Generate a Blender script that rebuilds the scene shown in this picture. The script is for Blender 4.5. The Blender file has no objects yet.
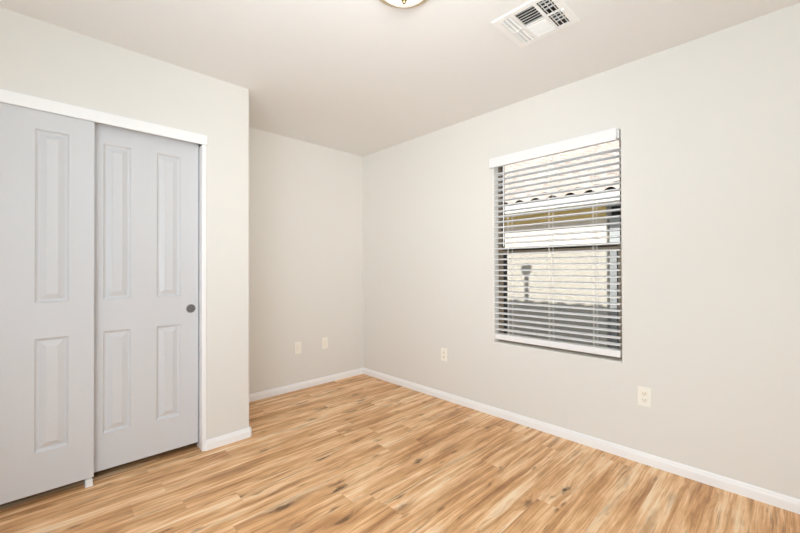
import bpy, bmesh, math, random
from mathutils import Vector, Matrix

# ------------------------------------------------------------------ camera, world, sun, lights, exposure
scene = bpy.context.scene
COL = scene.collection
random.seed(7)

cam_data = bpy.data.cameras.new('camera')
cam_data.sensor_width = 36.0
cam_data.sensor_fit = 'HORIZONTAL'
cam_data.lens = 372.793 * 36.0 / 800.0
cam_data.clip_start = 0.02
cam = bpy.data.objects.new('camera', cam_data)
COL.objects.link(cam)
_R = Vector((0.72045747, -0.69349246, -0.00304038))
_U = Vector((-0.002538, -0.00702072, 0.99997213))
_F = Vector((0.69349448, 0.72042968, 0.00681821))
cam.matrix_world = Matrix(((_R.x, _U.x, -_F.x, 0.0), (_R.y, _U.y, -_F.y, 0.0), (_R.z, _U.z, -_F.z, 1.17115), (0, 0, 0, 1)))
scene.camera = cam

world = bpy.data.worlds.new('world')
scene.world = world
world.use_nodes = True
wn = world.node_tree.nodes
sky = wn.new('ShaderNodeTexSky')
sky.sky_type = 'HOSEK_WILKIE'
sky.turbidity = 3.0
sky.ground_albedo = 0.4
sky.sun_direction = (-0.80, -0.10, 0.58)
wn['Background'].inputs['Strength'].default_value = 5.5
hazy = wn.new('ShaderNodeHueSaturation')            # thin milky haze: a paler sky
hazy.inputs['Saturation'].default_value = 0.45
world.node_tree.links.new(sky.outputs['Color'], hazy.inputs['Color'])
world.node_tree.links.new(hazy.outputs['Color'], wn['Background'].inputs['Color'])

sun_data = bpy.data.lights.new('sun', 'SUN')
sun_data.energy = 6.0
sun_data.angle = 0.009
sun_data.color = (1.0, 0.95, 0.87)
sun = bpy.data.objects.new('sun', sun_data)
COL.objects.link(sun)
sun.rotation_euler = Vector((1.0, 0.10, -0.72)).to_track_quat('-Z', 'Y').to_euler()


def area_light(name, loc, direction, sx, sy, power, color):
    d = bpy.data.lights.new(name, 'AREA')
    d.shape = 'RECTANGLE'
    d.size, d.size_y = sx, sy
    d.energy = power
    d.color = color
    o = bpy.data.objects.new(name, d)
    COL.objects.link(o)
    o.location = loc
    o.rotation_euler = Vector(direction).to_track_quat('-Z', 'Z').to_euler()
    return o


# added fill lamps at side and corner; photographer's flashgun bounced off the ceiling
area_light('side_fill', (-0.72, 0.90, 1.22), (1.0, 0.05, 0.0), 1.4, 2.3, 26.0, (0.77, 0.895, 1.0))
side = area_light('side_fill_angled', (-0.71, 0.70, 1.22), (1.0, 0.50, 0.0), 1.2, 2.3, 25.0, (0.78, 0.90, 1.0))
side.data.spread = math.radians(130)
area_light('bounce_flash', (0.30, 0.25, 1.80), (0.22, 0.30, 1.0), 0.7, 0.7, 16.0, (0.83, 0.945, 1.0))
corner_light = area_light('corner_fill', (0.0, -0.40, 1.70), (0.72, 0.90, 0.05), 0.5, 0.5, 4.4, (0.98, 0.94, 0.90))  # fill lamp added to brighten the far corner
corner_light.data.spread = math.radians(65)

scene.view_settings.view_transform = 'Standard'
scene.view_settings.look = 'None'
scene.view_settings.exposure = 0.07
scene.view_settings.gamma = 1.0
scene.view_settings.use_curve_mapping = False
scene.cycles.max_bounces = 14
scene.cycles.diffuse_bounces = 8
scene.cycles.transparent_max_bounces = 16
scene.cycles.sample_clamp_indirect = 6.0

# ------------------------------------------------------------------ dimensions (metres)
H = 2.44                      # ceiling
XR = 2.6118                   # room face of the window wall
YB = 3.3141                   # alcove back wall
YC = 2.6234                   # closet front wall
XS = 1.0588                   # closet outer corner
XL, YF = -0.75, -0.85         # walls beside and behind the camera
WY0, WY1, WZ0, WZ1 = 0.722, 1.630, 0.587, 2.045   # window opening
WT = 0.16                     # wall thickness at the window


# ------------------------------------------------------------------ helpers
def mat(name, color, rough=0.5, metallic=0.0, spec=0.5, bump=None, noise=None, emit=None):
    m = bpy.data.materials.new(name)
    m.use_nodes = True
    nt = m.node_tree
    b = nt.nodes['Principled BSDF']
    b.inputs['Base Color'].default_value = (*color, 1)
    b.inputs['Roughness'].default_value = rough
    b.inputs['Metallic'].default_value = metallic
    b.inputs['Specular IOR Level'].default_value = spec
    if emit:
        b.inputs['Emission Color'].default_value = (*emit[0], 1)
        b.inputs['Emission Strength'].default_value = emit[1]
    tc = nt.nodes.new('ShaderNodeTexCoord')
    if noise:                                       # (scale, amount): small tonal mottling
        n = nt.nodes.new('ShaderNodeTexNoise')
        n.inputs['Scale'].default_value = noise[0]
        n.inputs['Detail'].default_value = 4
        nt.links.new(tc.outputs['Object'], n.inputs['Vector'])
        r = nt.nodes.new('ShaderNodeValToRGB')
        k = noise[1]
        r.color_ramp.elements[0].position = 0.3
        r.color_ramp.elements[1].position = 0.7
        r.color_ramp.elements[0].color = (*[c * (1 - k) for c in color], 1)
        r.color_ramp.elements[1].color = (*[min(1, c * (1 + k)) for c in color], 1)
        nt.links.new(n.outputs['Fac'], r.inputs['Fac'])
        nt.links.new(r.outputs['Color'], b.inputs['Base Color'])
    if bump:                                        # (scale, strength, distance)
        n = nt.nodes.new('ShaderNodeTexNoise')
        n.inputs['Scale'].default_value = bump[0]
        n.inputs['Detail'].default_value = 3
        nt.links.new(tc.outputs['Object'], n.inputs['Vector'])
        bp = nt.nodes.new('ShaderNodeBump')
        bp.inputs['Strength'].default_value = bump[1]
        bp.inputs['Distance'].default_value = bump[2]
        nt.links.new(n.outputs['Fac'], bp.inputs['Height'])
        nt.links.new(bp.outputs['Normal'], b.inputs['Normal'])
    return m


def box(bm, x0, y0, z0, x1, y1, z1, bevel=0.0, seg=2):
    vs = [bm.verts.new(p) for p in ((x0, y0, z0), (x1, y0, z0), (x1, y1, z0), (x0, y1, z0),
                                    (x0, y0, z1), (x1, y0, z1), (x1, y1, z1), (x0, y1, z1))]
    fs = [bm.faces.new([vs[i] for i in f]) for f in ((0, 3, 2, 1), (4, 5, 6, 7), (0, 1, 5, 4), (1, 2, 6, 5), (2, 3, 7, 6), (3, 0, 4, 7))]
    if bevel:
        es = list({e for f in fs for e in f.edges})
        bmesh.ops.bevel(bm, geom=es, offset=bevel, segments=seg, profile=0.5, affect='EDGES')


def prism(bm, poly, z0, z1):
    """vertical extrusion of a counter-clockwise footprint"""
    a = [bm.verts.new((x, y, z0)) for x, y in poly]
    b = [bm.verts.new((x, y, z1)) for x, y in poly]
    n = len(poly)
    for i in range(n):
        j = (i + 1) % n
        bm.faces.new((a[i], a[j], b[j], b[i]))
    bm.faces.new(list(reversed(a)))
    bm.faces.new(b)


def sweep(bm, profile, path, closed=False):
    """profile (offset to the left of the path, z) swept along a 2-D path with mitred corners"""
    n = len(path)
    rings = []
    for i, p in enumerate(path):
        p = Vector(p)
        d0 = (p - Vector(path[i - 1])).normalized() if i > 0 else None
        d1 = (Vector(path[i + 1]) - p).normalized() if i < n - 1 else None
        d0 = d0 or d1
        d1 = d1 or d0
        n0, n1 = Vector((-d0.y, d0.x)), Vector((-d1.y, d1.x))
        m = (n0 + n1)
        m = m / max(1e-6, m.dot(n0))
        rings.append([bm.verts.new((p.x + m.x * o, p.y + m.y * o, z)) for o, z in profile])
    k = len(profile)
    for i in range(n - 1):
        for j in range(k):
            jj = (j + 1) % k
            bm.faces.new((rings[i][j], rings[i + 1][j], rings[i + 1][jj], rings[i][jj]))
    bm.faces.new(rings[0])
    bm.faces.new(list(reversed(rings[-1])))


def lathe(bm, prof, center, axis='Z', seg=32, sign=1.0):
    """revolve (radius, height) about an axis through center"""
    rings = []
    for r, h in prof:
        ring = []
        for i in range(seg):
            a = 2 * math.pi * i / seg
            c, s = r * math.cos(a), r * math.sin(a)
            if axis == 'Z':
                v = (center[0] + c, center[1] + s, center[2] + h * sign)
            elif axis == 'Y':
                v = (center[0] + c, center[1] + h * sign, center[2] + s)
            else:
                v = (center[0] + h * sign, center[1] + c, center[2] + s)
            ring.append(bm.verts.new(v))
        rings.append(ring)
    for a, b in zip(rings, rings[1:]):
        for i in range(seg):
            j = (i + 1) % seg
            bm.faces.new((a[i], a[j], b[j], b[i]))
    bm.faces.new(rings[0])
    bm.faces.new(rings[-1])


def tube(bm, p0, p1, r, seg=8):
    p0, p1 = Vector(p0), Vector(p1)
    q = (p1 - p0).to_track_quat('Z', 'Y')
    ra, rb = [], []
    for i in range(seg):
        a = 2 * math.pi * i / seg
        o = q @ Vector((r * math.cos(a), r * math.sin(a), 0))
        ra.append(bm.verts.new(p0 + o))
        rb.append(bm.verts.new(p1 + o))
    for i in range(seg):
        j = (i + 1) % seg
        bm.faces.new((ra[i], ra[j], rb[j], rb[i]))
    bm.faces.new(ra)
    bm.faces.new(rb)


def obj(name, bm, material, parent=None, smooth=False, origin=None):
    """link a bmesh (written in world coordinates) as ONE mesh object"""
    bmesh.ops.recalc_face_normals(bm, faces=bm.faces[:])
    me = bpy.data.meshes.new(name)
    o = bpy.data.objects.new(name, me)
    COL.objects.link(o)
    off = Vector((0, 0, 0))
    if parent is not None:
        o.parent = parent
        off = wloc(parent)
    elif origin is not None:
        o.location = origin
        off = Vector(origin)
    if off.length:
        bmesh.ops.translate(bm, verts=bm.verts[:], vec=-off)
    bm.to_mesh(me)
    bm.free()
    me.materials.append(material)
    if smooth:
        for p in me.polygons:
            p.use_smooth = True
        try:
            me.set_sharp_from_angle(angle=math.radians(35))
        except Exception:
            pass
    return o


def wloc(o):
    v = Vector(o.location)
    while o.parent is not None:
        o = o.parent
        v += Vector(o.location)
    return v


def thing(name, label, cat, loc, group=None):
    o = bpy.data.objects.new(name, None)
    o.empty_display_size = 0.05
    COL.objects.link(o)
    o.location = loc
    tag(o, label, cat, group)
    return o


def tag(o, label=None, cat=None, group=None, kind=None):
    if label:
        o['label'] = label
    if cat:
        o['category'] = cat
    if group:
        o['group'] = group
    if kind:
        o['kind'] = kind
    return o


def struct(name, bm, material, label=None, cat=None, **kw):
    return tag(obj(name, bm, material, **kw), label, cat, kind='structure')


def new():
    return bmesh.new()


# ------------------------------------------------------------------ materials
WALLC = (0.765, 0.75, 0.715)
M_wall = mat('wall_paint', WALLC, 0.75, spec=0.2, bump=(170, 0.12, 0.0015))
M_ceil = mat('ceiling_paint', (0.815, 0.81, 0.80), 0.85, spec=0.15, bump=(150, 0.12, 0.0015))
M_trim = mat('white_trim_paint', (0.91, 0.91, 0.915), 0.35, bump=(40, 0.03, 0.001))
M_door = mat('door_paint', (0.635, 0.64, 0.66), 0.42, bump=(260, 0.05, 0.0006))
M_blind = mat('white_blind_vinyl', (0.86, 0.865, 0.88), 0.4)
M_cord = mat('white_cord', (0.82, 0.82, 0.80), 0.8)
M_bronze = mat('taupe_window_aluminium', (0.27, 0.215, 0.15), 0.45, metallic=0.2)
M_gasket = mat('black_gasket_rubber', (0.02, 0.02, 0.02), 0.6)
M_nickel = mat('satin_nickel', (0.46, 0.44, 0.40), 0.35, metallic=0.85)
M_tan = mat('aged_brass', (0.62, 0.54, 0.38), 0.4, metallic=0.5)
M_brass = mat('polished_brass', (0.42, 0.34, 0.16), 0.25, metallic=0.9)
M_bowl = mat('lit_frosted_glass', (0.92, 0.92, 0.91), 0.3, emit=((1.0, 0.97, 0.92), 0.35))
M_pull = mat('dark_pull_metal', (0.17, 0.17, 0.175), 0.4, metallic=0.6)
M_pullrim = mat('pull_rim_metal', (0.35, 0.35, 0.355), 0.35, metallic=0.6)
M_ivory = mat('ivory_plastic', (0.90, 0.88, 0.81), 0.35)
M_ivory2 = mat('ivory_plastic_deeper', (0.88, 0.84, 0.74), 0.35)
M_slot = mat('dark_slot', (0.22, 0.19, 0.14), 0.6)
M_vent = mat('vent_enamel', (0.86, 0.855, 0.84), 0.4)
M_duct = mat('dark_duct_interior', (0.06, 0.05, 0.045), 0.8)
M_guide = mat('white_nylon', (0.85, 0.86, 0.88), 0.35)
M_stucco = mat('cream_stucco', (0.80, 0.735, 0.66), 0.9, bump=(60, 0.4, 0.004), noise=(9, 0.05))
M_fascia = mat('white_fascia_paint', (0.84, 0.83, 0.82), 0.6)
M_eave_shade = mat('ochre_eave_shade', (0.90, 0.68, 0.28), 0.8)  # tone of the wall in the eave's shade
M_pier = mat('pale_grey_paint', (0.46, 0.48, 0.51), 0.6)
M_tile = mat('pale_clay_tile', (0.70, 0.585, 0.525), 0.8, noise=(2.2, 0.2))
M_under = mat('roof_underlay', (0.04, 0.035, 0.03), 0.9)
M_soil = mat('gravel_yard', (0.36, 0.31, 0.25), 0.95, noise=(30, 0.25))
M_ext = mat('house_stucco', (0.62, 0.54, 0.43), 0.9, bump=(60, 0.3, 0.004))
M_pipe = mat('grey_pipe_metal', (0.38, 0.38, 0.38), 0.5, metallic=0.5)
M_dark = mat('closet_paint', (0.55, 0.53, 0.49), 0.85)


def floor_material():
    m = bpy.data.materials.new('rustic_plank_floor')
    m.use_nodes = True
    nt = m.node_tree
    N, L = nt.nodes, nt.links
    b = N['Principled BSDF']

    def math_(op, a, bb=None, c=None):
        n = N.new('ShaderNodeMath')
        n.operation = op
        for i, v in enumerate((a, bb, c)):
            if v is None:
                continue
            if isinstance(v, (int, float)):
                n.inputs[i].default_value = v
            else:
                L.new(v, n.inputs[i])
        return n.outputs[0]

    def comb(x, y, z=0.0):
        n = N.new('ShaderNodeCombineXYZ')
        for i, v in enumerate((x, y, z)):
            if isinstance(v, (int, float)):
                n.inputs[i].default_value = v
            else:
                L.new(v, n.inputs[i])
        return n.outputs[0]

    def white(v):
        n = N.new('ShaderNodeTexWhiteNoise')
        n.noise_dimensions = '3D'
        L.new(v, n.inputs['Vector'])
        return n.outputs['Value']

    def noise(v, scale, detail=4, rough=0.55, dist=0.0):
        n = N.new('ShaderNodeTexNoise')
        n.inputs['Scale'].default_value = scale
        n.inputs['Detail'].default_value = detail
        n.inputs['Roughness'].default_value = rough
        n.inputs['Distortion'].default_value = dist
        L.new(v, n.inputs['Vector'])
        return n.outputs['Fac']

    def ramp(v, stops, interp='LINEAR'):
        n = N.new('ShaderNodeValToRGB')
        n.color_ramp.interpolation = interp
        e = n.color_ramp.elements
        while len(e) < len(stops):
            e.new(0.5)
        for k, (p, c) in zip(e, stops):
            k.position = p
            k.color = (*c, 1) if isinstance(c, tuple) else (c, c, c, 1)
        L.new(v, n.inputs['Fac'])
        return n.outputs['Color']

    def mix(fac, a, c, mode='MIX'):
        n = N.new('ShaderNodeMix')
        n.data_type = 'RGBA'
        n.blend_type = mode
        for s, v in ((n.inputs['Factor'], fac), (n.inputs[6], a), (n.inputs[7], c)):
            if isinstance(v, (int, float)):
                s.default_value = v
            elif isinstance(v, tuple):
                s.default_value = (*v, 1)
            else:
                L.new(v, s)
        return n.outputs[2]

    tc = N.new('ShaderNodeTexCoord')
    sp = N.new('ShaderNodeSeparateXYZ')
    L.new(tc.outputs['Object'], sp.inputs[0])
    X, Y = sp.outputs['X'], sp.outputs['Y']
    W, LEN = 0.127, 1.22
    row = math_('FLOOR', math_('DIVIDE', Y, W))
    off = math_('MULTIPLY', white(comb(row, 3.7, 1.3)), LEN)
    xs = math_('ADD', X, off)
    colm = math_('FLOOR', math_('DIVIDE', xs, LEN))
    pid = comb(row, colm, 0.5)
    rnd = white(pid)
    rnd2 = white(comb(row, colm, 7.9))
    # grain space: every plank gets its own slice of the noise
    sx = math_('ADD', X, math_('MULTIPLY', rnd, 37.0))
    sy = math_('ADD', Y, math_('MULTIPLY', rnd2, 23.0))
    # knots
    vor = N.new('ShaderNodeTexVoronoi')
    vor.inputs['Scale'].default_value = 1.0
    kw = noise(comb(math_('MULTIPLY', sx, 7.0), math_('MULTIPLY', sy, 16.0), 5.0), 1.0, 2)
    L.new(comb(math_('MULTIPLY', sx, 2.7), math_('ADD', math_('MULTIPLY', sy, 9.5), math_('MULTIPLY', kw, 0.5)), 0.0), vor.inputs['Vector'])
    kd = vor.outputs['Distance']
    ks = N.new('ShaderNodeSeparateColor')
    L.new(vor.outputs['Color'], ks.inputs[0])
    has = math_('GREATER_THAN', ks.outputs[0], 0.15)
    kn = noise(comb(math_('MULTIPLY', sx, 14.0), math_('MULTIPLY', sy, 40.0)), 1.0, 3)
    kdn = math_('ADD', kd, math_('MULTIPLY', math_('SUBTRACT', kn, 0.5), 0.34))
    core = math_('MULTIPLY', has, ramp(kdn, [(0.06, 1.0), (0.16, 0.0)]))
    halo = math_('MULTIPLY', has, ramp(kd, [(0.05, 1.0), (0.42, 0.0)], 'EASE'))
    # long grain, bending round the knots
    gy = math_('ADD', sy, math_('MULTIPLY', halo, 0.022))
    wob = math_('MULTIPLY', math_('SUBTRACT', noise(comb(math_('MULTIPLY', sx, 2.0), math_('MULTIPLY', sy, 5.0)), 1.0, 2), 0.5), 0.022)
    gy = math_('ADD', gy, wob)
    g1 = noise(comb(math_('MULTIPLY', sx, 0.9), math_('MULTIPLY', gy, 30.0)), 1.0, 6, 0.66)
    g2 = noise(comb(math_('MULTIPLY', sx, 5.0), math_('MULTIPLY', gy, 130.0)), 1.0, 3, 0.6)
    g3 = noise(comb(math_('MULTIPLY', sx, 2.2), math_('MULTIPLY', gy, 11.0), 4.0), 1.0, 3, 0.6)
    tone = math_('ADD', math_('MULTIPLY', math_('SUBTRACT', g1, 0.5), 1.05), math_('MULTIPLY', math_('SUBTRACT', g2, 0.5), 0.42))
    g5 = noise(comb(math_('MULTIPLY', sx, 1.5), math_('MULTIPLY', sy, 6.0), 2.0), 1.0, 4, 0.6)
    tone = math_('ADD', tone, math_('MULTIPLY', math_('SUBTRACT', g5, 0.5), 0.85))
    tone = math_('ADD', tone, math_('MULTIPLY', math_('SUBTRACT', rnd, 0.5), 0.06))
    tone = math_('ADD', tone, 0.53)
    base = ramp(tone, [(0.22, (0.27, 0.115, 0.045)), (0.37, (0.53, 0.265, 0.11)), (0.50, (0.72, 0.40, 0.185)),
                       (0.61, (0.87, 0.56, 0.305)), (0.75, (0.97, 0.75, 0.51))])
    # grey-brown smoky streaks
    base = mix(math_('MULTIPLY', ramp(g3, [(0.55, 0.0), (0.72, 1.0)]), 0.55), base, (0.37, 0.21, 0.11))
    # thin dark mineral lines
    g4 = noise(comb(math_('MULTIPLY', sx, 2.0), math_('MULTIPLY', gy, 40.0), 9.0), 1.0, 4, 0.65)
    base = mix(math_('MULTIPLY', ramp(g4, [(0.575, 0.0), (0.69, 1.0)]), 0.7), base, (0.25, 0.105, 0.04))
    base = mix(math_('MULTIPLY', halo, 0.30), base, (0.42, 0.21, 0.09))
    base = mix(math_('MULTIPLY', core, math_('ADD', 0.5, math_('MULTIPLY', ks.outputs[1], 0.5))), base, (0.095, 0.043, 0.017))
    # small dark flecks
    v2 = N.new('ShaderNodeTexVoronoi')
    v2.inputs['Scale'].default_value = 1.0
    L.new(comb(math_('MULTIPLY', sx, 6.0), math_('ADD', math_('MULTIPLY', gy, 24.0), math_('MULTIPLY', kn, 0.6)), 2.0), v2.inputs['Vector'])
    s2 = N.new('ShaderNodeSeparateColor')
    L.new(v2.outputs['Color'], s2.inputs[0])
    fleck = math_('MULTIPLY', math_('GREATER_THAN', s2.outputs[0], 0.80), ramp(v2.outputs['Distance'], [(0.06, 1.0), (0.26, 0.0)]))
    base = mix(math_('MULTIPLY', fleck, 0.75), base, (0.17, 0.075, 0.028))
    # plank joints
    fy = math_('FRACT', math_('DIVIDE', Y, W))
    ey = math_('MULTIPLY', math_('MINIMUM', fy, math_('SUBTRACT', 1.0, fy)), W)
    fx = math_('FRACT', math_('DIVIDE', xs, LEN))
    ex = math_('MULTIPLY', math_('MINIMUM', fx, math_('SUBTRACT', 1.0, fx)), LEN)
    seam = math_('LESS_THAN', math_('MINIMUM', ey, ex), 0.0011)
    base = mix(math_('MULTIPLY', seam, 0.18), base, (0.22, 0.115, 0.055))
    L.new(base, b.inputs['Base Color'])
    b.inputs['Roughness'].default_value = 0.42
    b.inputs['Specular IOR Level'].default_value = 0.35
    bp = N.new('ShaderNodeBump')
    bp.inputs['Strength'].default_value = 0.15
    bp.inputs['Distance'].default_value = 0.001
    L.new(math_('SUBTRACT', g2, math_('MULTIPLY', seam, 0.6)), bp.inputs['Height'])
    L.new(bp.outputs['Normal'], b.inputs['Normal'])
    return m


def glass_material():
    m = bpy.data.materials.new('window_glass')
    m.use_nodes = True
    nt = m.node_tree
    nt.nodes.clear()
    o = nt.nodes.new('ShaderNodeOutputMaterial')
    t = nt.nodes.new('ShaderNodeBsdfTransparent')
    t.inputs['Color'].default_value = (0.95, 0.97, 0.96, 1)
    g = nt.nodes.new('ShaderNodeBsdfGlossy')
    g.inputs['Roughness'].default_value = 0.02
    f = nt.nodes.new('ShaderNodeFresnel')
    f.inputs['IOR'].default_value = 1.35
    x = nt.nodes.new('ShaderNodeMixShader')
    nt.links.new(f.outputs[0], x.inputs[0])
    nt.links.new(t.outputs[0], x.inputs[1])
    nt.links.new(g.outputs[0], x.inputs[2])
    nt.links.new(x.outputs[0], o.inputs[0])
    return m


def screen_material():
    """fine insect mesh: woven threads too thin to resolve, so part thread, part opening"""
    m = bpy.data.materials.new('insect_screen_mesh')
    m.use_nodes = True
    nt = m.node_tree
    nt.nodes.clear()
    o = nt.nodes.new('ShaderNodeOutputMaterial')
    t = nt.nodes.new('ShaderNodeBsdfTransparent')
    d = nt.nodes.new('ShaderNodeBsdfDiffuse')
    d.inputs['Color'].default_value = (0.16, 0.16, 0.16, 1)
    x = nt.nodes.new('ShaderNodeMixShader')
    x.inputs[0].default_value = 0.38
    nt.links.new(t.outputs[0], x.inputs[1])
    nt.links.new(d.outputs[0], x.inputs[2])
    nt.links.new(x.outputs[0], o.inputs[0])
    return m


M_floor = floor_material()
M_glass = glass_material()
M_screen = screen_material()

# ------------------------------------------------------------------ the room shell
bm = new()
box(bm, XL - 0.15, YF - 0.15, -0.12, XR, YB + 0.15, 0.0)
struct('floor', bm, M_floor, "rustic brown wood plank floor with dark knots")

# ceiling with the hole of the air register
VX0, VX1, VY0, VY1 = 1.668, 1.975, 0.729, 1.045
hx0, hx1, hy0, hy1 = VX0 + 0.028, VX1 - 0.028, VY0 + 0.028, VY1 - 0.028
bm = new()
cx0, cx1, cy0, cy1 = XL - 0.15, XR + WT, YF - 0.15, YB + 0.15
box(bm, cx0, cy0, H, hx0, cy1, H + 0.12)
box(bm, hx1, cy0, H, cx1, cy1, H + 0.12)
box(bm, hx0, cy0, H, hx1, hy0, H + 0.12)
box(bm, hx0, hy1, H, hx1, cy1, H + 0.12)
struct('ceiling', bm, M_ceil, "smooth off-white ceiling with the lamp and air vent")

# window wall with a bullnosed opening
bm = new()
r = 0.014
loops = []


def rect_loop(x, g):
    return [bm.verts.new((x, y, z)) for y, z in ((WY0 - g, WZ0 - g), (WY1 + g, WZ0 - g), (WY1 + g, WZ1 + g), (WY0 - g, WZ1 + g))]


y0, y1 = YF - 0.15, YB + 0.15
outer = [bm.verts.new((XR, y, z)) for y, z in ((y0, 0), (y1, 0), (y1, H), (y0, H))]
loops.append(outer)
for i in range(6):
    t = math.radians(90 * i / 5)
    loops.append(rect_loop(XR + r * (1 - math.cos(t)), r * (1 - math.sin(t))))
loops.append(rect_loop(XR + WT, 0.0))
loops.append([bm.verts.new((XR + WT, y, z)) for y, z in ((y0, 0), (y1, 0), (y1, H), (y0, H))])
loops.append(outer)
for a, b_ in zip(loops, loops[1:]):
    for i in range(4):
        j = (i + 1) % 4
        bm.faces.new((a[i], a[j], b_[j], b_[i]))
struct('wall_right', bm, M_wall, "wide off-white wall with the window in it", smooth=True)

# alcove / closet back wall
bm = new()
box(bm, XL - 0.15, YB, 0, XR, YB + 0.15, H)
struct('wall_back', bm, M_wall, "off-white back wall of the alcove beside the closet")

# walls beside and behind the photographer, the latter with the doorway
bm = new()
box(bm, XL - 0.15, YF - 0.15, 0, XL, YB, H)
struct('wall_left', bm, M_wall, "off-white side wall out of view")
bm = new()
box(bm, XL, YF - 0.15, 0, -0.55, YF, H)
box(bm, 1.05, YF - 0.15, 0, XR, YF, H)
box(bm, -0.55, YF - 0.15, 2.25, 1.05, YF, H)
struct('wall_front', bm, M_wall, "off-white wall behind the viewer with a doorway")

# closet enclosure: rounded outer corner, header over the opening, left return
OPX0, OPX1, OPZ = -0.445, 0.7735, 2.015
bm = new()
rc = 0.016
poly = [(OPX1, YC + 0.115), (OPX1, YC)]
for i in range(7):
    a = math.radians(-90 + 90 * i / 6)
    poly.append((XS - rc + rc * math.cos(a), YC + rc + rc * math.sin(a)))
poly += [(XS, YB), (XS - 0.11, YB), (XS - 0.11, YC + 0.115)]
prism(bm, poly, 0, H)
box(bm, XL, YC, 0, OPX0, YC + 0.115, H)
box(bm, OPX0, YC, OPZ, OPX1, YC + 0.115, H)
struct('wall_closet', bm, M_wall, "off-white wall around the closet opening with a rounded outer corner", smooth=True)

# ------------------------------------------------------------------ baseboards
BH = 0.066
PROF = [(0, 0), (0.0125, 0), (0.0125, 0.040), (0.0115, 0.046), (0.0085, 0.051), (0.0080, 0.057), (0.0055, 0.063), (0.002, BH), (0, BH)]
bm = new()
sweep(bm, PROF, [(XR, YF), (XR, YB - 0.0005)])
struct('baseboard_right', bm, M_trim, "white baseboard along the foot of the window wall")
bm = new()
sweep(bm, PROF, [(XR - 0.0126, YB), (XS + 0.0130, YB)])
struct('baseboard_back', bm, M_trim, "white baseboard along the alcove back wall")
bm = new()
g = 0.001
c = 0.011
sweep(bm, PROF, [(XS + 0.004, YB - 0.0130), (XS + 0.004, YC + c), (XS - c + 0.004, YC - g), (OPX1 + 0.001 + 0.004, YC - g), (OPX1 - 0.0035, YC + 0.005), (OPX1 - 0.0035, YC + 0.046)])
struct('baseboard_closet', bm, M_trim, "short white baseboard wrapping the closet's outer corner")

# ------------------------------------------------------------------ closet trim
bm = new()
box(bm, OPX0 - 0.006, YC - 0.0125, 1.9805, OPX1 + 0.0045, YC - 0.0002, 2.0425, 0.002)
o = struct('trim_1', bm, M_trim, 'white header board across the top of the closet opening', 'trim')
bm = new()
box(bm, 0.7485, YC - 0.008, 0.0, OPX1 - 0.0002, YC + 0.110, 1.98, 0.003)
struct('trim_2', bm, M_trim, 'white upright jamb between the closet door and the outer wall corner', 'trim')
bm = new()
box(bm, OPX0 + 0.0002, YC - 0.008, 0.0, OPX0 + 0.025, YC + 0.110, 1.98, 0.003)
struct('trim_4', bm, M_trim, 'white upright jamb at the hidden far side of the closet opening', 'trim')
bm = new()
box(bm, OPX0 + 0.026, YC + 0.001, 2.0005, 0.7475, YC + 0.107, 2.0145)
struct('trim_3', bm, M_nickel, 'overhead sliding track behind the closet header board', 'trim')


# ------------------------------------------------------------------ sliding closet doors
def panel_door(bm, x0, x1, yf, z0, z1, t, panels):
    """moulded door: face at y = yf looking to -y, raised-and-fielded panels sunk into it"""
    xs = sorted({x0, x1, *[p[0] for p in panels], *[p[2] for p in panels]})
    zs = sorted({z0, z1, *[p[1] for p in panels], *[p[3] for p in panels]})
    cache = {}

    def V(x, y, z):
        k = (round(x, 5), round(y, 5), round(z, 5))
        if k not in cache:
            cache[k] = bm.verts.new((x, y, z))
        return cache[k]

    for i in range(len(xs) - 1):
        for j in range(len(zs) - 1):
            a, b2, c2, d = xs[i], zs[j], xs[i + 1], zs[j + 1]
            if any(abs(p[0] - a) < 1e-5 and abs(p[1] - b2) < 1e-5 and abs(p[2] - c2) < 1e-5 and abs(p[3] - d) < 1e-5 for p in panels):
                prev = None
                for ins, dep in ((0, 0), (0.003, 0.0045), (0.008, 0.0100), (0.012, 0.0120), (0.017, 0.0120), (0.040, 0.0022), (0.042, 0.0010), (0.0425, 0.0010)):
                    q = [V(a + ins, yf + dep, b2 + ins), V(c2 - ins, yf + dep, b2 + ins), V(c2 - ins, yf + dep, d - ins), V(a + ins, yf + dep, d - ins)]
                    if prev:
                        for k in range(4):
                            kk = (k + 1) % 4
                            bm.faces.new((prev[k], prev[kk], q[kk], q[k]))
                    prev = q
                bm.faces.new(prev)
            else:
                bm.faces.new((V(a, yf, b2), V(c2, yf, b2), V(c2, yf, d), V(a, yf, d)))
    yb = yf + t
    for i in range(len(xs) - 1):
        for z in (z0, z1):
            bm.faces.new((V(xs[i], yf, z), V(xs[i + 1], yf, z), V(xs[i + 1], yb, z), V(xs[i], yb, z)))
    for j in range(len(zs) - 1):
        for x in (x0, x1):
            bm.faces.new((V(x, yf, zs[j]), V(x, yf, zs[j + 1]), V(x, yb, zs[j + 1]), V(x, yb, zs[j])))
    bm.faces.new([V(x, yb, z0) for x in xs] + [V(x1, yb, z) for z in zs[1:]] + [V(x, yb, z1) for x in reversed(xs[:-1])] + [V(x0, yb, z) for z in reversed(zs[1:-1])])


def closet_door(name, x1, yf, label):
    x0 = x1 - 0.606
    ps = []
    for a in (x0 + 0.1155, x1 - 0.1025 - 0.130):
        ps += [(a, 0.250, a + 0.129, 0.824), (a, 1.005, a + 0.129, 1.888)]
    bm = new()
    panel_door(bm, x0, x1, yf, 0.0455, 1.998, 0.034, ps)
    o = struct(name, bm, M_door, label, 'closet door', origin=((x0 + x1) / 2, yf, 0.0455))
    return o


FY, BY = YC + 0.0045, YC + 0.0545
d1 = closet_door('door_1', 0.2090, FY, 'white four-panel sliding closet door on the front track, overlapping the other one')
d2 = closet_door('door_2', 0.7425, BY, 'white four-panel sliding closet door with a round dark finger pull')
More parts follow.
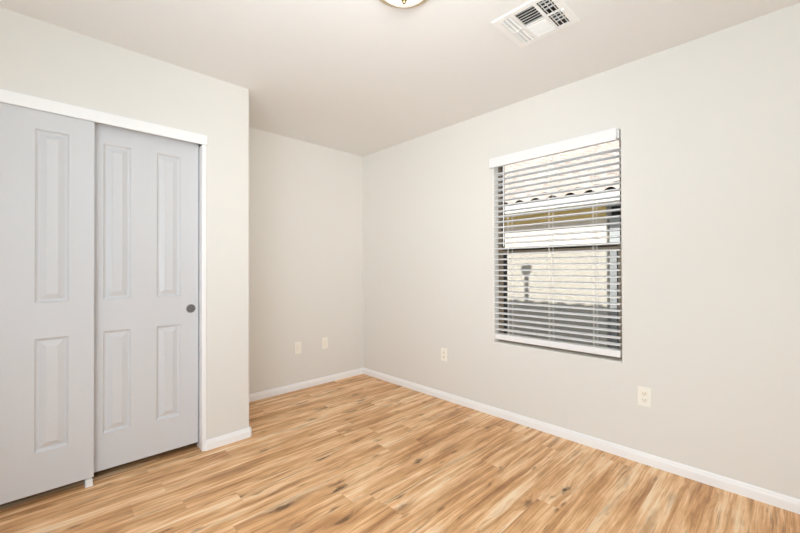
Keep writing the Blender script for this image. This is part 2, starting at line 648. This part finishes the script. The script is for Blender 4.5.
# round finger pull of the rear door
px, pz = 0.6985, 0.920
bm = new()
lathe(bm, [(0.0285, 0.0), (0.0285, 0.0016), (0.0265, 0.0026), (0.0245, 0.0020), (0.0245, 0.0004)], (px, BY - 0.0002, pz), 'Y', 40, -1.0)
rim = obj('finger_pull', bm, M_pullrim, d2, smooth=True)
bm = new()
lathe(bm, [(0.0246, 0.0006), (0.0225, 0.0008), (0.016, 0.0005), (0.004, 0.0004)], (px, BY - 0.0002, pz), 'Y', 40, -1.0)
obj('pull_cup', bm, M_pull, rim, smooth=True)

# nylon floor guide under the meeting doors
bm = new()
gx0, gx1 = 0.176, 0.204
box(bm, gx0 - 0.004, YC - 0.002, 0.0, gx1 + 0.004, YC + 0.090, 0.004, 0.001)
box(bm, gx0, YC - 0.002, 0.003, gx1, YC + 0.0035, 0.040, 0.001)
box(bm, gx0, YC + 0.0405, 0.003, gx1, YC + 0.0525, 0.044, 0.001)
box(bm, gx0, YC + 0.0905, 0.003, gx1, YC + 0.094, 0.044, 0.001)
tag(obj('door_floor_guide', bm, M_guide, origin=(0.19, YC + 0.045, 0)), 'small white plastic guide on the floor where the two closet doors overlap', 'door guide')

# ------------------------------------------------------------------ window
FX = XR + 0.070
bm = new()
ft = 0.010
win_origin = (FX, (WY0 + WY1) / 2, WZ0)


def ring(bm, x0, x1, y0, y1, z0, z1, w, top=None):
    top = top or w
    box(bm, x0, y0, z0, x1, y0 + w, z1)
    box(bm, x0, y1 - w, z0, x1, y1, z1)
    box(bm, x0, y0 + w, z0, x1, y1 - w, z0 + w)
    box(bm, x0, y0 + w, z1 - top, x1, y1 - w, z1)


ring(bm, FX, XR + WT - 0.008, WY0 + 0.0005, WY1 - 0.0005, WZ0 + 0.0005, WZ1 - 0.0005, ft, 0.012)
win = struct('window_1', bm, M_bronze, 'single-hung taupe metal window behind the white blind', 'window', origin=win_origin)
zm = 1.318
iy0, iy1, iz0, iz1 = WY0 + ft, WY1 - ft, WZ0 + ft, WZ1 - 0.012
bm = new()
ring(bm, FX + 0.010, FX + 0.034, iy0, iy1, iz0, zm + 0.024, 0.028)
box(bm, FX + 0.010, iy0 + 0.028, zm - 0.022, FX + 0.034, iy1 - 0.028, zm + 0.006)
low = obj('lower_sash', bm, M_bronze, win)
bm = new()
ring(bm, FX + 0.012, FX + 0.033, iy0 + 0.0282, iy1 - 0.0282, iz0 + 0.0282, zm - 0.0222, 0.008, 0.010)
box(bm, FX + 0.012, iy1 - 0.0282 - 0.022, iz0 + 0.0362, FX + 0.033, iy1 - 0.0282 - 0.0081, zm - 0.0323)
tag(obj('glazing_gasket', bm, M_gasket, low), 'black glazing gasket')
bm = new()
box(bm, FX + 0.021, iy0 + 0.045, iz0 + 0.045, FX + 0.024, iy1 - 0.045, zm - 0.030)
obj('glass_pane', bm, M_glass, low)
bm = new()
ring(bm, FX + 0.040, FX + 0.062, iy0, iy1, zm - 0.018, iz1, 0.010, 0.010)
box(bm, FX + 0.040, iy0 + 0.0101, zm - 0.018, FX + 0.062, iy0 + 0.024, iz1 - 0.0101)
upp = obj('upper_sash', bm, M_gasket, win)
bm = new()
box(bm, FX + 0.049, iy0 + 0.009, zm - 0.010, FX + 0.052, iy1 - 0.009, iz1 - 0.010)
obj('glass_pane', bm, M_glass, upp)
bm = new()
ring(bm, FX + 0.066, FX + 0.074, iy0, iy1, iz0, zm + 0.006, 0.014)
sf = obj('screen_frame', bm, M_bronze, win)
bm = new()
v = [bm.verts.new((FX + 0.070, y, z)) for y, z in ((iy0 + 0.013, iz0 + 0.013), (iy1 - 0.013, iz0 + 0.013), (iy1 - 0.013, zm - 0.007), (iy0 + 0.013, zm - 0.007))]
bm.faces.new(v)
obj('insect_screen', bm, M_screen, sf)

# ------------------------------------------------------------------ blind
blind = thing('venetian_blind', 'white horizontal slat blind with open slats hung in the window', 'blind', (XR + 0.03, (WY0 + WY1) / 2, 2.04))
VZ0, VZ1 = 1.974, 2.049
bm = new()
box(bm, XR - 0.036, 0.7345, VZ0, XR - 0.027, 1.6470, VZ1, 0.002)
box(bm, XR - 0.028, 0.7400, VZ0 + 0.001, XR - 0.0008, 0.7480, VZ1 - 0.001)
box(bm, XR - 0.028, 1.6385, VZ0 + 0.001, XR - 0.0008, 1.6465, VZ1 - 0.001)
obj('valance', bm, M_blind, blind)
bm = new()
box(bm, XR + 0.003, WY0 + 0.006, 1.992, XR + 0.056, WY1 - 0.006, WZ1 - 0.002, 0.002)
obj('headrail', bm, M_blind, blind)
SX0, SX1 = XR + 0.003, XR + 0.065
bm = new()
box(bm, SX0 - 0.001, WY0 + 0.007, 0.611, SX1 + 0.001, WY1 - 0.007, 0.6545, 0.004)
obj('bottom_rail', bm, M_blind, blind)


def slat_mesh(z):
    bm = new()
    n = 6
    top, bot = [], []
    ya, yb = WY0 + 0.007, WY1 - 0.007
    for i in range(n + 1):
        u = i / n
        x = SX0 + (SX1 - SX0) * u
        c_ = 0.0080 * (1 - (2 * u - 1) ** 2)
        top.append([bm.verts.new((x, y, z + c_ + 0.0021)) for y in (ya, yb)])
        bot.append([bm.verts.new((x, y, z + c_ - 0.0021)) for y in (ya, yb)])
    for i in range(n):
        bm.faces.new((top[i][0], top[i + 1][0], top[i + 1][1], top[i][1]))
        bm.faces.new((bot[i][0], bot[i][1], bot[i + 1][1], bot[i + 1][0]))
        for k in (0, 1):
            bm.faces.new((top[i][k], bot[i][k], bot[i + 1][k], top[i + 1][k]))
    for i in (0, n):
        bm.faces.new((top[i][0], top[i][1], bot[i][1], bot[i][0]))
    return bm


PITCH, NSL = 0.0428, 30
first = obj('slat', slat_mesh(0.686), M_blind, blind, smooth=True)
for k in range(1, NSL):
    s = first.copy()
    COL.objects.link(s)
    s.location = (0, 0, k * PITCH)
for y in (1.500, 1.176, 0.880):
    bm = new()
    for x in (SX0 - 0.0022, SX1 + 0.0022):
        tube(bm, (x, y, 0.613), (x, y, 1.992), 0.0011, 6)
        tube(bm, (x, y + 0.006, 0.613), (x, y + 0.006, 1.992), 0.0011, 6)
    for k in range(NSL):
        z = 0.690 + k * PITCH - 0.0032
        tube(bm, (SX0 - 0.0022, y, z), (SX1 + 0.0022, y, z), 0.0009, 6)
    obj('ladder_cord', bm, M_cord, blind)
bm = new()
tube(bm, (XR - 0.010, 1.535, 1.99), (XR - 0.010, 1.535, 1.345), 0.0042, 10)
tube(bm, (XR - 0.010, 1.535, 1.99), (XR + 0.010, 1.535, 2.00), 0.003, 8)
obj('tilt_wand', bm, M_blind, blind, smooth=True)

# ------------------------------------------------------------------ ceiling register
vent = thing('ceiling_vent', 'white square metal air register with angled louvers in the ceiling', 'vent', ((VX0 + VX1) / 2, (VY0 + VY1) / 2, H))
SU, SV = VX1 - VX0, VY1 - VY0


def vx(a):
    return VX0 + a * SU


def vy(b):
    return VY1 - b * SV


colsb = ((0.10, 0.30), (0.345, 0.655), (0.70, 0.90))
colsa = ((0.09, 0.485), (0.515, 0.91))
bm = new()
# face plate as a grid of bars around the openings
av = [0.0, 0.09, 0.485, 0.515, 0.91, 1.0]
bv = [0.0, 0.10, 0.30, 0.345, 0.655, 0.70, 0.90, 1.0]
openings = [(a, b) for a in colsa for b in colsb]
zt, zb = H - 0.0002, H - 0.007
for i in range(len(av) - 1):
    for j in range(len(bv) - 1):
        if ((av[i], av[i + 1]) in colsa) and ((bv[j], bv[j + 1]) in colsb):
            continue
        box(bm, vx(av[i]), vy(bv[j + 1]), zb, vx(av[i + 1]), vy(bv[j]), zt)
bmesh.ops.remove_doubles(bm, verts=bm.verts[:], dist=1e-6)
# thin sloping rim round the plate
for (x0, y0, x1, y1) in ((VX0 - 0.004, VY0 - 0.004, VX1 + 0.004, VY0), (VX0 - 0.004, VY1, VX1 + 0.004, VY1 + 0.004), (VX0 - 0.004, VY0, VX0, VY1), (VX1, VY0, VX1 + 0.004, VY1)):
    box(bm, x0, y0, H - 0.0035, x1, y1, zt)
obj('face_plate', bm, M_vent, vent)
bm = new()
e = 0.001
zt2 = H + 0.11
x0, x1, y0, y1 = hx0 + e, hx1 - e, hy0 + e, hy1 - e
box(bm, x0, y0, zt2 - 0.003, x1, y1, zt2)
box(bm, x0, y0, H, x0 + 0.002, y1, zt2)
box(bm, x1 - 0.002, y0, H, x1, y1, zt2)
box(bm, x0, y0, H, x1, y0 + 0.002, zt2)
box(bm, x0, y1 - 0.002, H, x1, y1, zt2)
obj('duct', bm, M_duct, vent)


def louver(run, lo, hi, pos, lean, depth=0.018, ang=42):
    """one thin blade running along x ('a') or y ('b'); its lower edge leans towards lean (-1/+1)"""
    bm = new()
    dx = math.sin(math.radians(ang)) * depth / 2 * lean
    dz = math.cos(math.radians(ang)) * depth / 2
    zc = H - 0.003
    th = 0.0009
    pts = []
    for s in (-1, 1):
        for q in (-1, 1):
            pts.append((pos + s * -dx + q * th, zc + s * dz))
    (p0, z0), (p1, z1), (p2, z2), (p3, z3) = pts
    quad = [(p0, z0), (p1, z1), (p3, z3), (p2, z2)]
    A, B = [], []
    for p, z in quad:
        if run == 'a':
            A.append(bm.verts.new((lo, p, z)))
            B.append(bm.verts.new((hi, p, z)))
        else:
            A.append(bm.verts.new((p, lo, z)))
            B.append(bm.verts.new((p, hi, z)))
    for i in range(4):
        j = (i + 1) % 4
        bm.faces.new((A[i], A[j], B[j], B[i]))
    bm.faces.new(A)
    bm.faces.new(B)
    obj('louver', bm, M_vent, vent)


for a0, a1 in colsa:
    for k in range(3):                       # far column: blades lean away
        louver('a', vx(a0), vx(a1), vy(0.10 + 0.2 * (k + 0.5) / 3), 1, 0.018, 37)
    for k in range(3):                       # near column: blades lean towards the room's front
        louver('a', vx(a0), vx(a1), vy(0.70 + 0.2 * (k + 0.5) / 3), -1)
for k in range(6):
    louver('b', vy(0.655), vy(0.345), vx(0.09 + 0.395 * (k + 0.5) / 6), -1)
    louver('b', vy(0.655), vy(0.345), vx(0.515 + 0.395 * (k + 0.5) / 6), 1, 0.017, 37)
# cross vanes of the damper seen through the near column
for a in (0.20, 0.29, 0.38, 0.62, 0.71, 0.80):
    bm = new()
    box(bm, vx(a) - 0.0012, vy(0.90), H + 0.004, vx(a) + 0.0012, vy(0.70), H + 0.012)
    obj('damper_vane', bm, M_vent, vent)
bm = new()
box(bm, vx(0.5) - 0.004, vy(0.955), H - 0.020, vx(0.5) + 0.004, vy(0.92), H - 0.0072, 0.0015)
obj('damper_lever', bm, M_vent, vent)

# ------------------------------------------------------------------ ceiling lamp
LX, LY = 1.155, 1.168
lamp = thing('ceiling_light', 'flush ceiling light with white glass bowl and brass finial at the top edge', 'light', (LX, LY, H))
bm = new()
lathe(bm, [(0.150, -0.0002), (0.150, -0.010), (0.142, -0.016), (0.12, -0.016)], (LX, LY, H), 'Z', 64)
obj('ceiling_pan', bm, M_tan, lamp, smooth=True)
bm = new()
Rs, dep = 0.157, 0.060
prof = []
amax = math.acos(1 - dep / Rs)
for i in range(15):
    t = amax * (1 - i / 14)
    prof.append((max(0.002, Rs * math.sin(t)), -0.0165 - dep + Rs * (1 - math.cos(t))))
lathe(bm, prof, (LX, LY, H), 'Z', 64)
obj('glass_bowl', bm, M_bowl, lamp, smooth=True)
bm = new()
zb0 = -0.0165 - dep
lathe(bm, [(0.012, zb0 + 0.001), (0.012, zb0 - 0.003), (0.006, zb0 - 0.006), (0.008, zb0 - 0.011), (0.005, zb0 - 0.017), (0.001, zb0 - 0.019)], (LX, LY, H), 'Z', 24)
obj('finial', bm, M_brass, lamp, smooth=True)

# ------------------------------------------------------------------ wall plates
def plate(name, label, wall, u, z, duplex, group, w=0.070, h=0.115):
    """wall 'x': on the window wall at y = u ; wall 'y': on the alcove wall at x = u"""
    if wall == 'x':
        loc = (XR, u, z)
        P = lambda d, s, t: (XR - d, u + s, z + t)
    else:
        loc = (u, YB, z)
        P = lambda d, s, t: (u + s, YB - d, z + t)
    t = thing(name, label, 'wall plate' if not duplex else 'outlet', loc, group)

    def slab(bm, s0, t0, s1, t1, d0, d1, bev=0.0):
        a, b_ = P(d0, s0, t0), P(d1, s1, t1)
        box(bm, *[min(p, q) for p, q in zip(a, b_)], *[max(p, q) for p, q in zip(a, b_)], bev)

    bm = new()
    slab(bm, -w / 2, -h / 2, w / 2, h / 2, 0.0002, 0.0055, 0.002)
    obj('cover_plate', bm, M_ivory, t)
    if duplex:
        for s in (-1, 1):
            bm = new()
            slab(bm, -0.0165, s * 0.0195 - 0.014, 0.0165, s * 0.0195 + 0.014, 0.004, 0.0072, 0.0012)
            rcp = obj('receptacle', bm, M_ivory2, t)
            for sx, sz0, sz1 in ((-0.0065, -0.002, 0.007), (0.0065, -0.002, 0.006)):
                bm = new()
                slab(bm, sx - 0.0013, s * 0.0195 + sz0, sx + 0.0013, s * 0.0195 + sz1, 0.0066, 0.0074)
                obj('slot', bm, M_slot, rcp)
            bm = new()
            slab(bm, -0.0025, s * 0.0195 - 0.010, 0.0025, s * 0.0195 - 0.005, 0.0066, 0.0074)
            obj('slot', bm, M_slot, rcp)
        bm = new()
        slab(bm, -0.003, -0.003, 0.003, 0.003, 0.004, 0.0064, 0.001)
        obj('screw', bm, M_ivory2, t)
    else:
        bm = new()
        slab(bm, -0.0165, -0.0335, 0.0165, 0.0335, 0.004, 0.0070, 0.0012)
        ins = obj('insert', bm, M_ivory2, t)
        for s in (-1, 1):
            bm = new()
            slab(bm, -0.003, s * 0.0485 - 0.003, 0.003, s * 0.0485 + 0.003, 0.004, 0.0064, 0.001)
            obj('screw', bm, M_ivory2, t)
    return t


plate('wall_outlet', 'ivory power outlet low on the wall, below and to one side of the window', 'x', 0.6000, 0.4010, True, None)
plate('wall_outlet', 'ivory power outlet low on the window wall near the room corner', 'x', 2.1440, 0.4010, True, None)
plate('wall_plate', 'ivory wall plate in the alcove, the one nearer the closet', 'y', 1.8040, 0.4070, False, None)
plate('wall_plate', 'ivory wall plate in the alcove, the one nearer the room corner', 'y', 2.1070, 0.4100, False, None)

# ------------------------------------------------------------------ outside: the yard, the neighbouring house, this house's own eave
bm = new()
box(bm, XR + WT + 0.002, -14, -0.75, 40, 26, -0.55)
struct('ground', bm, M_soil, "gravel side yard outside the window")

EX, EZ, PIT = 6.20, 2.33, 0.42          # neighbour's eave line and roof pitch
NX = 6.60                                # neighbour's wall face
house = thing('neighbour_house', 'cream stucco house with pale clay tile roof seen through the window blind', 'house', (NX, 6.0, -0.55))
bm = new()
box(bm, NX, 2.03, -0.55, NX + 0.25, 16.0, 2.42)
obj('wall', bm, M_stucco, house)
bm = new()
box(bm, NX - 0.02, 2.03, 1.97, NX - 0.0005, 16.0, 2.199)  # ochre strip painting the eave's shade onto the top of the wall
obj('eave_shade_band', bm, M_eave_shade, house)
bm = new()
box(bm, NX + 0.06, -6.0, -0.55, NX + 0.25, 2.0, 1.99)
obj('side_wall', bm, M_pier, house)
bm = new()
box(bm, NX + 0.9, -6.0, -0.55, NX + 1.1, 16, 2.5)
box(bm, NX + 0.26, -6.0, 2.30, NX + 0.9, 16, 2.40)
obj('dark_backing', bm, M_under, house)  # near-black backing put in so the gap and recess look shaded
bm = new()
box(bm, EX - 0.045, -6.0, 2.185, EX - 0.012, 16.0, 2.322)
obj('fascia', bm, M_fascia, house)
bm = new()
box(bm, EX - 0.011, -6.0, 2.20, NX + 0.24, 16.0, 2.215)
obj('soffit', bm, M_fascia, house)
bm = new()                               # deck under the tiles
q = [bm.verts.new(p) for p in ((EX, -6, EZ - 0.02), (EX + 11, -6, EZ - 0.02 + 11 * PIT), (EX + 11, 18, EZ - 0.02 + 11 * PIT), (EX, 18, EZ - 0.02))]
bm.faces.new(q)
q2 = [bm.verts.new((v_.co.x, v_.co.y, v_.co.z - 0.03)) for v_ in q]
bm.faces.new(q2)
for i in range(4):
    j = (i + 1) % 4
    bm.faces.new((q[i], q[j], q2[j], q2[i]))
obj('roof_deck', bm, M_under, house)


def tile_roof(bm, x_e, z_e, pitch, y0, y1, courses, direction, tw=0.295, run=0.36, arch=0.075, eave_drop=0.0):
    """overlapping courses of barrel tiles; direction +1 rises with x, -1 rises against x"""
    nper = int((y1 - y0) / tw)
    sub = 8
    ys = [y0 + tw * (i / sub) for i in range(nper * sub + 1)]
    for k in range(courses):
        rows = []
        for u, lift in ((-0.06, 0.030), (run, 0.0)):
            d = k * run + u
            x = x_e + direction * d
            z = z_e + d * pitch + lift
            row = []
            for i, y in enumerate(ys):
                ph = (i % sub) / sub
                s = max(0.0, math.sin(math.pi * min(1.0, ph / 0.78))) if ph < 0.78 else 0.0
                jit = 0.0
                row.append((x, y, z + arch * s ** 0.8 + jit))
            rows.append(row)
        lip = [(x, y, z - 0.014) for x, y, z in rows[0]]
        vr = [[bm.verts.new(p) for p in rr] for rr in (lip, rows[0], rows[1])]
        for a, b_ in zip(vr, vr[1:]):
            for i in range(len(ys) - 1):
                bm.faces.new((a[i], a[i + 1], b_[i + 1], b_[i]))


bm = new()
tile_roof(bm, EX, EZ, PIT, -3.0, 14.5, 30, 1)
obj('tile_roof', bm, M_tile, house)

# this house's own roof edge above the window: it shades the lower half of the neighbour's wall
OX, OZ = 3.15, 2.985
bm = new()
tile_roof(bm, OX, OZ, 0.40, -3.0, 9.0, 13, -1, arch=0.03)
q = [bm.verts.new(p) for p in ((OX - 0.05, -3, OZ - 0.02), (OX - 4.7, -3, OZ - 0.02 + 4.65 * 0.40), (OX - 4.7, 9, OZ - 0.02 + 4.65 * 0.40), (OX - 0.05, 9, OZ - 0.02))]
bm.faces.new(q)
q = [bm.verts.new((v_.co.x, v_.co.y, v_.co.z - 0.16)) for v_ in q]
bm.faces.new(q)
struct('roof', bm, M_tile, "tiled roof of this house above the window, out of view")
bm = new()
box(bm, OX - 0.08, -3, OZ - 0.20, OX - 0.045, 9, OZ - 0.02)
box(bm, XR + WT + 0.002, -3, OZ - 0.20, OX - 0.081, 9, OZ - 0.185)
box(bm, XR + 0.03, -3, H + 0.121, XR + WT, 9, OZ - 0.19)
box(bm, XR + 0.03, -3, -0.55, XR + WT, YF - 0.151, H + 0.12)
box(bm, XR + 0.03, YB + 0.151, -0.55, XR + WT, 9, H + 0.12)
box(bm, XR + 0.03, YF - 0.15, -0.55, XR + WT, YB + 0.15, -0.001)
struct('wall_exterior', bm, M_ext, "stucco outer wall and eave of this house, out of view")
vp = thing('roof_vent_pipe', 'grey capped vent pipe on the roof edge above the window', 'vent pipe', (2.85, 3.04, 3.09))
bm = new()
tube(bm, (2.85, 3.04, 3.03), (2.85, 3.04, 3.83), 0.045, 16)
obj('pipe', bm, M_pipe, vp, smooth=True)
bm = new()
lathe(bm, [(0.047, 0.68), (0.10, 0.74), (0.11, 0.80), (0.02, 0.85)], (2.85, 3.04, 3.09), 'Z', 24)
obj('cap', bm, M_pipe, vp, smooth=True)
